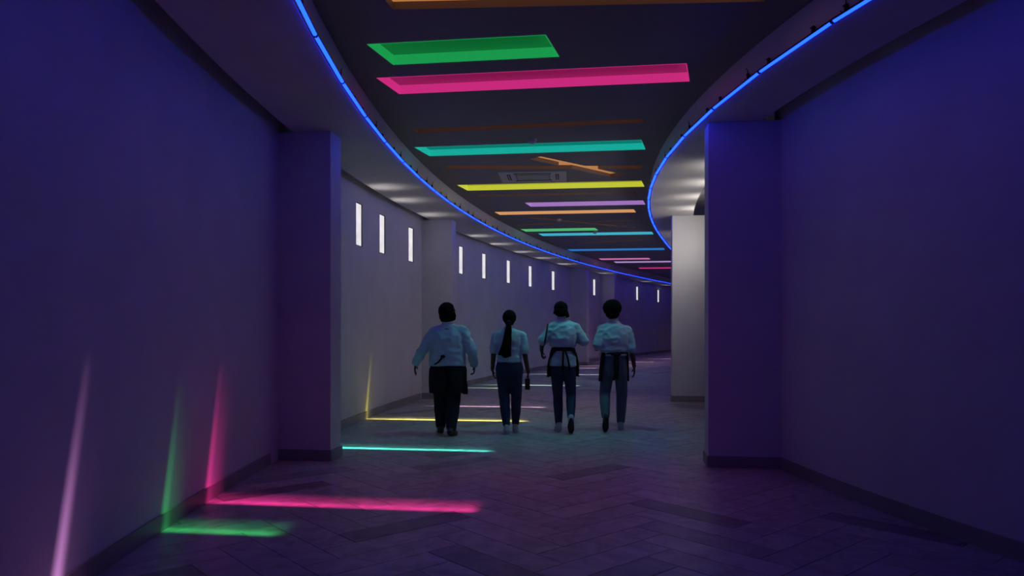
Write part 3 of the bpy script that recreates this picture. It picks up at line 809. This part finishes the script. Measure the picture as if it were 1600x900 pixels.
def person(x, y, label, J, girth=1.0, build=None):
    root = empty('person', (x, y, 0.0))
    tag(root, label, 'person', 'people walking away down the corridor')
    # ---------- body: one continuous surface
    b = Blob()
    hc = V3(J['head']); hs = J.get('hs', 1.0)
    b.ell(hc, (.074 * hs, .094 * hs, .112 * hs))
    b.ell(hc + V3((0, .035, -.055)) * hs, (.056 * hs, .062 * hs, .062 * hs))            # jaw
    b.cap(hc + V3((0, .088, .005)) * hs, .010, hc + V3((0, .110, -.028)) * hs, .015)     # nose
    b.cap(hc + V3((-.02, .090, -.062)) * hs, .010, hc + V3((.02, .090, -.062)) * hs, .010)  # mouth
    b.cap(hc + V3((-.035, .080, .022)) * hs, .012, hc + V3((.035, .080, .022)) * hs, .012)  # brow
    for s_ in (-1, 1): b.ell(hc + V3((.078 * s_, .0, -.012)) * hs, (.012, .024, .032))       # ears
    nb = V3(J['neck'])
    b.cap(hc + V3((0, -.01, -.06)), .052, nb, .058)
    for z, cx, cy, rx, ry in J['torso']: pass
    b.loft([(cx, cy, z, rx - .02, ry - .02) for z, cx, cy, rx, ry in J['torso']])
    for sd in 'LR':
        a = J['arm' + sd]; r = J.get('armr', (.050, .040, .027))
        b.chain((a[0], r[0]), (a[1], r[1]), (a[2], r[2]))
        b.cap(nb + V3((0, 0, -.06)), .05, V3(a[0]) + V3((0, 0, -.01)), r[0] * .9)
        hand(b, a[2], a[3], a[4], a[5], J.get('hand', .178), a[6] if len(a) > 6 else .5, a[7] if len(a) > 7 else .12)
        l = J['leg' + sd]; q = J.get('legr', (.085, .055, .036))
        b.chain((l[0], q[0]), (l[1], q[1]), (l[2], q[2]))
        T, _ = foot_frame(l[2], l[3], l[4])
        b.cap(l[2], .036, T((0, -.03, .04)), .034); b.cap(T((0, -.02, .045)), .034, T((0, .13, .03)), .026)
    body = b.skin('body', M_SKIN, root, 0.0075, 3)
    for s_ in (-1, 1):
        e = Blob(); e.ell(hc + V3((.031 * s_, .087, .002)) * hs, (.011, .009, .008), 10, 6); e.build('eye', M_EYE, root, True)
    # ---------- shirt
    c = Blob()
    c.loft([(cx, cy, z, rx, ry) for z, cx, cy, rx, ry in J['torso'] if z >= J['hem'] - 1e-4])
    sr = J.get('sleever', (.078, .070, .058))
    for sd in 'LR':
        a = J['arm' + sd]; A, B, C = V3(a[0]), V3(a[1]), V3(a[2])
        f = J['sleeve']
        c.cap(V3(J['neck']) + V3((0, 0, -.055)), .07, A, sr[0])
        if f <= 1: c.cap(A, sr[0], A.lerp(B, f), sr[1])
        else:
            c.cap(A, sr[0], B, sr[1]); c.cap(B, sr[1], B.lerp(C, f - 1), sr[2])
    c.cap(V3(J['neck']) + V3((0, -.005, -.03)), .070, V3(J['neck']) + V3((0, -.002, .012)), .064)
    shirt = c.skin('shirt', M_SHIRT, root, 0.0105, 5, J.get('folds', .009), 9.0, (0.8, 1.0, 1.3))
    co = Blob(); 
    nbk = V3(J['neck'])
    ring = [nbk + V3((.066 * math.cos(t), .060 * math.sin(t), .018 + .012 * math.sin(t + math.pi))) for t in [2 * math.pi * k / 18 for k in range(19)]]
    co.tube(ring, .011, 8); co.build('collar', M_SHIRT, shirt, True)
    lb = Blob(); zt = nbk.z - .055; yb = J['tab_y']
    lb.box((nbk.x, yb, zt), (.05, .006, .010)); lb.build('neck_tab', M_DARK, shirt)
    # ---------- trousers
    t = Blob()
    t.loft(J['pelvis'])
    lr = J.get('trour', (.098, .070, .052))
    for sd in 'LR':
        l = J['leg' + sd]; K = V3(l[1]); A = V3(l[2])
        t.chain((l[0], lr[0]), (l[1], lr[1]), (K.lerp(A, .45), lr[1] * .93), (K.lerp(A, J.get('cuff', .92)), lr[2]))
    t.skin('trousers', J['trou_m'], root, 0.0105, 5, .004, 9.0, (1, 1, .5))
    for sd in 'LR':
        l = J['leg' + sd]; mu, ms = J['shoes' + sd]
        shoe(root, l[2], l[3], l[4], mu, ms, J.get('shoek', 1.0))
    return root

def strap(parent, name, pts, w, m, th=.006, wdir=(1, 0, 0)):
    """flat ribbon along points"""
    b = MB(); wd = V3(wdir) * (w / 2)
    pts = [V3(p) for p in pts]
    vs = []
    for i, p in enumerate(pts):
        d = (pts[min(i + 1, len(pts) - 1)] - pts[max(i - 1, 0)]).normalized()
        nn = d.cross(V3(wdir)).normalized() * (th / 2)
        vs += [p - wd - nn, p + wd - nn, p + wd + nn, p - wd + nn]
    fs = [(0, 1, 2, 3)]
    for i in range(len(pts) - 1):
        for k in range(4): fs.append((i * 4 + k, i * 4 + (k + 1) % 4, i * 4 + 4 + (k + 1) % 4, i * 4 + 4 + k))
    q = (len(pts) - 1) * 4; fs.append((q + 3, q + 2, q + 1, q))
    b.add(vs, fs); return b.build(name, m, parent)

def apron_sheet(parent, rows, m, th=.007, n=36):
    """rows: (z, cx, cy, rx, ry, left_end, right_end) ; ends are angles in degrees measured from the back (-Y), the sheet covers the front"""
    b = MB(); vs = []; R = len(rows)
    for lay in (0, th):
        for z, cx, cy, rx, ry, le, re_ in rows:
            for k in range(n + 1):
                a = math.radians(-90 + re_ + (360 - le - re_) * k / n)
                rip = 0.006 * math.sin(a * 9 + z * 7)
                vs.append((cx + (rx + lay + rip) * math.cos(a), cy + (ry + lay + rip) * math.sin(a), z))
    m_ = n + 1; fs = []; o2 = R * m_
    for i in range(R - 1):
        for k in range(n):
            A, B, C, D = i * m_ + k, i * m_ + k + 1, (i + 1) * m_ + k + 1, (i + 1) * m_ + k
            fs += [(A, B, C, D), (o2 + D, o2 + C, o2 + B, o2 + A)]
        fs += [(i * m_, (i + 1) * m_, o2 + (i + 1) * m_, o2 + i * m_), (i * m_ + n, o2 + i * m_ + n, o2 + (i + 1) * m_ + n, (i + 1) * m_ + n)]
    for k in range(n):
        fs += [(k, o2 + k, o2 + k + 1, k + 1), ((R - 1) * m_ + k, (R - 1) * m_ + k + 1, o2 + (R - 1) * m_ + k + 1, o2 + (R - 1) * m_ + k)]
    b.add(vs, fs)
    return b.build('apron', m, parent, True)

def band(parent, name, z, cx, cy, rx, ry, h, m, tilt=0.0):
    b = Blob(); n = 32; vs = []; fs = []
    for r_, zz in ((0, -h / 2), (0.010, -h / 2), (0.010, h / 2), (0, h / 2)):
        for k in range(n):
            t = 2 * math.pi * k / n
            vs.append((cx + (rx + r_) * math.cos(t), cy + (ry + r_) * math.sin(t), z + zz + tilt * math.cos(t)))
    for r_ in range(4):
        for k in range(n): fs.append((r_ * n + k, r_ * n + (k + 1) % n, ((r_ + 1) % 4) * n + (k + 1) % n, ((r_ + 1) % 4) * n + k))
    b.add(vs, fs); return b.build(name, m, parent, True)

DOWN = (0, 0.1, -1)
# --- first: broad walker in long sleeves, arms held away
p1 = person(-0.831, 9.60, 'broad person in pale blue long sleeved top and black apron, arms swinging out', dict(
    head=(-.017, .03, 1.585), hs=1.05, neck=(-.005, -.01, 1.425),
    torso=[(.84, 0, 0, .215, .165), (.90, 0, 0, .238, .185), (1.00, -.005, 0, .232, .178), (1.12, -.002, -.005, .222, .165), (1.24, 0, -.01, .214, .150), (1.32, 0, -.01, .195, .130), (1.38, -.002, -.01, .130, .095), (1.42, -.002, -.01, .075, .070)],
    hem=.90, sleeve=1.92, armr=(.062, .050, .030), sleever=(.084, .068, .052), folds=.013, tab_y=-.118,
    armL=((-.185, -.01, 1.315), (-.330, -.05, 1.085), (-.425, .05, .925), (-.12, .15, -1), (.7, 0, .1), (0, 1, 0), .25, .42),
    armR=((.190, -.01, 1.325), (.315, -.03, 1.080), (.338, .06, .905), (0, .2, -1), (-1, 0, 0), (0, 1, 0), .75, .1),
    pelvis=[(0, 0, .66, .17, .13), (0, 0, .76, .205, .16), (0, 0, .88, .22, .17), (0, 0, .94, .215, .165)],
    legL=((-.105, 0, .84), (-.105, .10, .47), (-.108, .14, .09), .05, .12), legR=((.075, 0, .84), (.072, -.01, .46), (.055, -.16, .10), .10, -.25),
    legr=(.10, .07, .045), trour=(.115, .092, .066), trou_m=M_TROU, shoesL=(M_SHOE_D, M_SOLE_D), shoesR=(M_SHOE_D, M_SOLE_D), shoek=1.05, cuff=.95))
h = Blob(); h.ell((-.017, -.005, 1.602), (.104, .112, .112)); h.ell((-.017, -.03, 1.535), (.092, .085, .085)); h.ell((.045, -.02, 1.545), (.058, .07, .07)); h.ell((-.06, -.01, 1.54), (.05, .07, .06))
h.skin('hair', M_HAIR, p1, .011, 4, .012, 18.0)
apron_sheet(p1, [(.925, 0, 0, .196, .150, 8, 8), (.895, 0, 0, .216, .165, 6, 7), (.85, 0, 0, .236, .188, 5, 6), (.72, 0, .0, .240, .190, 4, 9), (.60, 0, .0, .236, .186, 5, 14), (.545, .005, 0, .236, .186, 10, 24)], M_DARK)
strap(p1, 'apron_tie', [(-.045, -.195, 1.025), (-.075, -.205, .985), (-.11, -.205, .945), (-.15, -.185, .92)], .03, M_DARK, .012)
k_ = Blob(); k_.ell((-.05, -.19, 1.02), (.032, .02, .022)); k_.build('apron_knot', M_DARK, p1, True)
strap(p1, 'hanging_cloth', [(.205, -.06, .74), (.222, -.065, .66), (.228, -.06, .59), (.226, -.055, .53)], .075, M_DARK, .02, (.8, -.6, 0))

# --- second: ponytail, short sleeves, phone in the right hand
p2 = person(-0.034, 9.70, 'slim person with long ponytail, pale short sleeved top and navy trousers', dict(
    head=(0.0, .02, 1.512), hs=.98, neck=(-.002, -.012, 1.365),
    torso=[(.86, 0, 0, .150, .115), (.935, 0, 0, .165, .125), (1.02, 0, 0, .152, .115), (1.12, 0, 0, .156, .115), (1.22, 0, 0, .170, .118), (1.29, 0, -.005, .158, .105), (1.335, 0, -.01, .105, .08), (1.37, 0, -.01, .062, .060)],
    hem=.935, sleeve=.72, armr=(.043, .036, .025), sleever=(.066, .066, .05), tab_y=-.09, hand=.165,
    armL=((-.165, -.005, 1.275), (-.208, -.03, 1.03), (-.225, .07, .835), (.15, .25, -1), (1, .1, 0), (0, 1, 0), .6, .05),
    armR=((.165, -.005, 1.275), (.205, -.03, 1.02), (.245, .03, .80), (.02, .1, -1), (-1, .1, 0), (0, 1, 0), .55, .05),
    pelvis=[(0, 0, .76, .165, .115), (0, 0, .84, .183, .125), (0, 0, .90, .172, .12), (0, 0, .96, .150, .11)],
    legL=((-.088, 0, .80), (-.068, .02, .47), (-.036, -.08, .09), .0, .1), legR=((.088, 0, .80), (.090, .05, .47), (.080, .11, .09), .0, -.1),
    legr=(.078, .05, .034), trour=(.092, .070, .047), trou_m=M_DENIM, shoesL=(M_SHOE_L, M_SOLE_L), shoesR=(M_SHOE_L, M_SOLE_L), shoek=.95, cuff=.9))
h = Blob(); h.ell((0, -.003, 1.524), (.092, .104, .098)); h.ell((0, -.045, 1.475), (.070, .06, .06))
h.skin('hair', M_HAIR, p2, .010, 4, .003, 20.0)
h = Blob(); h.chain(((-.005, -.105, 1.45), .030), ((-.012, -.125, 1.38), .040), ((-.025, -.145, 1.24), .052), ((-.045, -.15, 1.10), .068), ((-.05, -.145, 1.06), .062))
h.cap((-.09, -.145, 1.12), .028, (-.125, -.14, 1.045), .018); h.cap((-.02, -.15, 1.1), .04, (.005, -.145, 1.03), .02); h.cap((-.06, -.15, 1.1), .04, (-.065, -.145, 1.015), .018)
h.skin('ponytail', M_HAIR, p2, .009, 3, .006, 16.0, (2.2, 2.2, .3))
b_ = MB(); b_.tube([(-.004, -.085, 1.455), (-.006, -.115, 1.44)], .034, 14); b_.build('hair_band', M_DARK, p2, True)

# --- third: apron tied over the shirt, slim stick in the left hand
p3 = person(0.682, 9.85, 'person with tied back braids, pale shirt hanging below a black apron tie, elbows out', dict(
    head=(-.030, .035, 1.632), hs=.98, neck=(-.012, -.005, 1.478),
    torso=[(.80, 0, 0, .165, .125), (.875, 0, 0, .182, .140), (.98, 0, 0, .168, .13), (1.10, -.005, 0, .128, .105), (1.15, -.005, -.005, .168, .13), (1.24, 0, -.01, .186, .138), (1.34, 0, -.01, .180, .128), (1.41, -.003, -.01, .150, .105), (1.45, -.006, -.008, .095, .078), (1.48, -.008, -.006, .064, .060)],
    hem=.875, sleeve=.95, armr=(.044, .037, .026), sleever=(.068, .066, .055), folds=.013, tab_y=-.094,
    armL=((-.142, -.005, 1.39), (-.280, -.03, 1.205), (-.288, .03, 1.085), (.1, .25, -.8), (.9, 0, -.2), (0, .3, 1), 1.3, .02),
    armR=((.150, -.005, 1.39), (.285, -.04, 1.195), (.235, .20, 1.185), (-.5, 1, .1), (-.3, 0, -1), (-1, 0, 0), .8, .05),
    pelvis=[(0, 0, .76, .155, .11), (0, 0, .84, .170, .118), (0, 0, .92, .165, .115), (0, 0, 1.0, .140, .10)],
    legL=((-.088, 0, .82), (-.068, .05, .48), (-.058, .02, .09), .0, .12), legR=((.088, 0, .82), (.105, .03, .47), (.088, -.21, .20), .95, -.08),
    legr=(.076, .05, .034), trour=(.088, .066, .046), trou_m=M_DENIM, shoesL=(M_SHOE_L, M_SOLE_L), shoesR=(M_SHOE_L, M_SOLE_D), cuff=.93))
h = Blob(); h.ell((-.030, .012, 1.646), (.094, .106, .094)); h.ell((-.030, -.045, 1.600), (.085, .055, .07))
for i in range(9):
    a = -1.15 + i * .3
    bx_ = -.030 + .085 * math.sin(a); by_ = .005 - .088 * math.cos(a)
    h.cap((bx_, by_, 1.60), .017, (bx_ + .012 + (.012 if i > 5 else 0), by_ - .012, 1.552 - (.03 if i > 5 else .0) + .006 * (i % 3)), .010, 8, 3)
h.cap((-.115, .0, 1.60), .014, (-.125, -.01, 1.57), .010)
h.skin('hair', M_HAIR, p3, .009, 2, .003, 24.0)
band(p3, 'apron_waistband', 1.105, -.004, 0, .142, .118, .05, M_DARK)
apron_sheet(p3, [(1.115, -.004, 0, .150, .126, 24, 24), (1.04, 0, 0, .172, .142, 52, 60), (.95, 0, 0, .192, .155, 68, 76), (.87, 0, 0, .204, .16, 74, 84), (.76, 0, 0, .206, .16, 66, 80), (.73, 0, 0, .208, .16, 66, 82)], M_DARK)
k_ = Blob(); k_.ell((.0, -.135, 1.10), (.026, .02, .024)); k_.build('apron_knot', M_DARK, p3, True)
strap(p3, 'apron_tie', [(-.006, -.14, 1.095), (-.012, -.158, 1.0), (-.016, -.165, .90), (-.018, -.15, .80)], .026, M_DARK, .008)
strap(p3, 'apron_tie', [(.014, -.14, 1.095), (.045, -.158, 1.0), (.066, -.165, .90), (.070, -.15, .82)], .026, M_DARK, .008)
st = empty('slim_stick', (0.682 - .268, 9.85 - .02, 1.075))
tag(st, 'thin dark stick held upright in the left hand of the braided walker', 'stick')
b_ = MB(); b_.tube([(-.008, -.005, -.02), (.020, -.105, .13), (.058, -.125, .365)], [.011, .0135, .011], 10); b_.build('shaft', M_BLACK, st, True)
b_ = MB(); b_.tube([(-.012, .008, -.04), (-.008, -.005, -.02)], [.007, .011], 10); b_.build('tip', M_BLACK, st, True)

# --- fourth: round afro hair, grey jeans, apron strings
p4 = person(1.378, 9.95, 'person with round afro hair, tucked pale shirt, apron bow and grey blue jeans', dict(
    head=(-.028, .03, 1.618), hs=1.0, neck=(-.015, -.01, 1.455),
    torso=[(.94, .003, 0, .135, .11), (1.035, .003, 0, .148, .115), (1.07, .0, 0, .182, .135), (1.14, 0, -.004, .194, .142), (1.24, .0, -.01, .196, .138), (1.33, 0, -.01, .188, .125), (1.39, -.003, -.01, .150, .105), (1.43, -.008, -.01, .095, .08), (1.46, -.01, -.01, .068, .064)],
    hem=1.035, sleeve=.98, armr=(.046, .038, .027), sleever=(.070, .068, .06), folds=.013, tab_y=-.098,
    armL=((-.168, -.005, 1.352), (-.225, -.05, 1.145), (-.222, .16, 1.095), (.1, 1, .1), (.9, 0, -.3), (0, 0, 1), 1.2, .02),
    armR=((.176, -.005, 1.335), (.222, -.05, 1.105), (.272, .04, .865), (.05, .15, -1), (-1, .1, 0), (0, 1, 0), .35, .12),
    pelvis=[(0, 0, .74, .155, .115), (.003, 0, .84, .168, .122), (.003, 0, .94, .160, .118), (.003, 0, 1.03, .145, .112)],
    legL=((-.088, 0, .82), (-.122, .06, .50), (-.145, -.20, .205), 1.0, .02), legR=((.090, 0, .82), (.108, .06, .49), (.100, .10, .09), .0, -.12),
    legr=(.078, .052, .036), trour=(.092, .074, .055), trou_m=M_GREYJ, shoesL=(M_SHOE_D, M_SOLE_D), shoesR=(M_SHOE_L, M_SOLE_L), cuff=.93))
h = Blob(); h.ell((-.028, -.002, 1.652), (.124, .126, .112)); h.ell((-.028, -.03, 1.575), (.088, .085, .075))
h.skin('hair', M_HAIR, p4, .010, 2, .010, 28.0)
band(p4, 'belt', 1.022, .003, 0, .158, .126, .028, M_SHIRT)
band(p4, 'apron_waistband', 1.052, .003, 0, .160, .128, .034, M_DARK, .006)
apron_sheet(p4, [(1.06, .003, 0, .168, .135, 50, 60), (.95, .003, 0, .182, .145, 58, 74), (.82, .0, 0, .192, .15, 62, 80), (.70, -.005, 0, .196, .155, 62, 80), (.665, -.005, 0, .196, .155, 64, 82)], M_DARK)
k_ = Blob(); k_.ell((.0, -.140, 1.035), (.030, .022, .028)); k_.ell((-.035, -.142, 1.035), (.035, .014, .022)); k_.ell((.035, -.142, 1.030), (.035, .014, .022)); k_.build('apron_bow', M_DARK, p4, True)
strap(p4, 'apron_tie', [(-.008, -.145, 1.03), (-.012, -.155, .95), (-.010, -.160, .86), (-.006, -.15, .74)], .036, M_DARK, .008)
strap(p4, 'apron_tie', [(.018, -.145, 1.03), (.026, -.155, .95), (.022, -.160, .86), (.016, -.15, .70)], .034, M_DARK, .008)

# phone in the second walker's right hand
ph = empty('mobile_phone', (-0.034 + .238, 9.70 + .055, .640), 1.15)
tag(ph, 'dark mobile phone in the right hand of the ponytailed walker', 'phone')
b_ = MB(); b_.box((0, 0, 0), (.016, .068, .145)); o_ = b_.build('case', M_BLACK, ph)
bv = o_.modifiers.new('bevel', 'BEVEL'); bv.width = .006; bv.segments = 3
b_ = MB(); b_.box((-.0085, 0, 0), (.001, .060, .132)); b_.build('screen', M_BLACK, ph)
b_ = MB(); b_.box((.0085, -.018, .05), (.003, .022, .03)); b_.build('camera_bump', M_BLACK, ph)
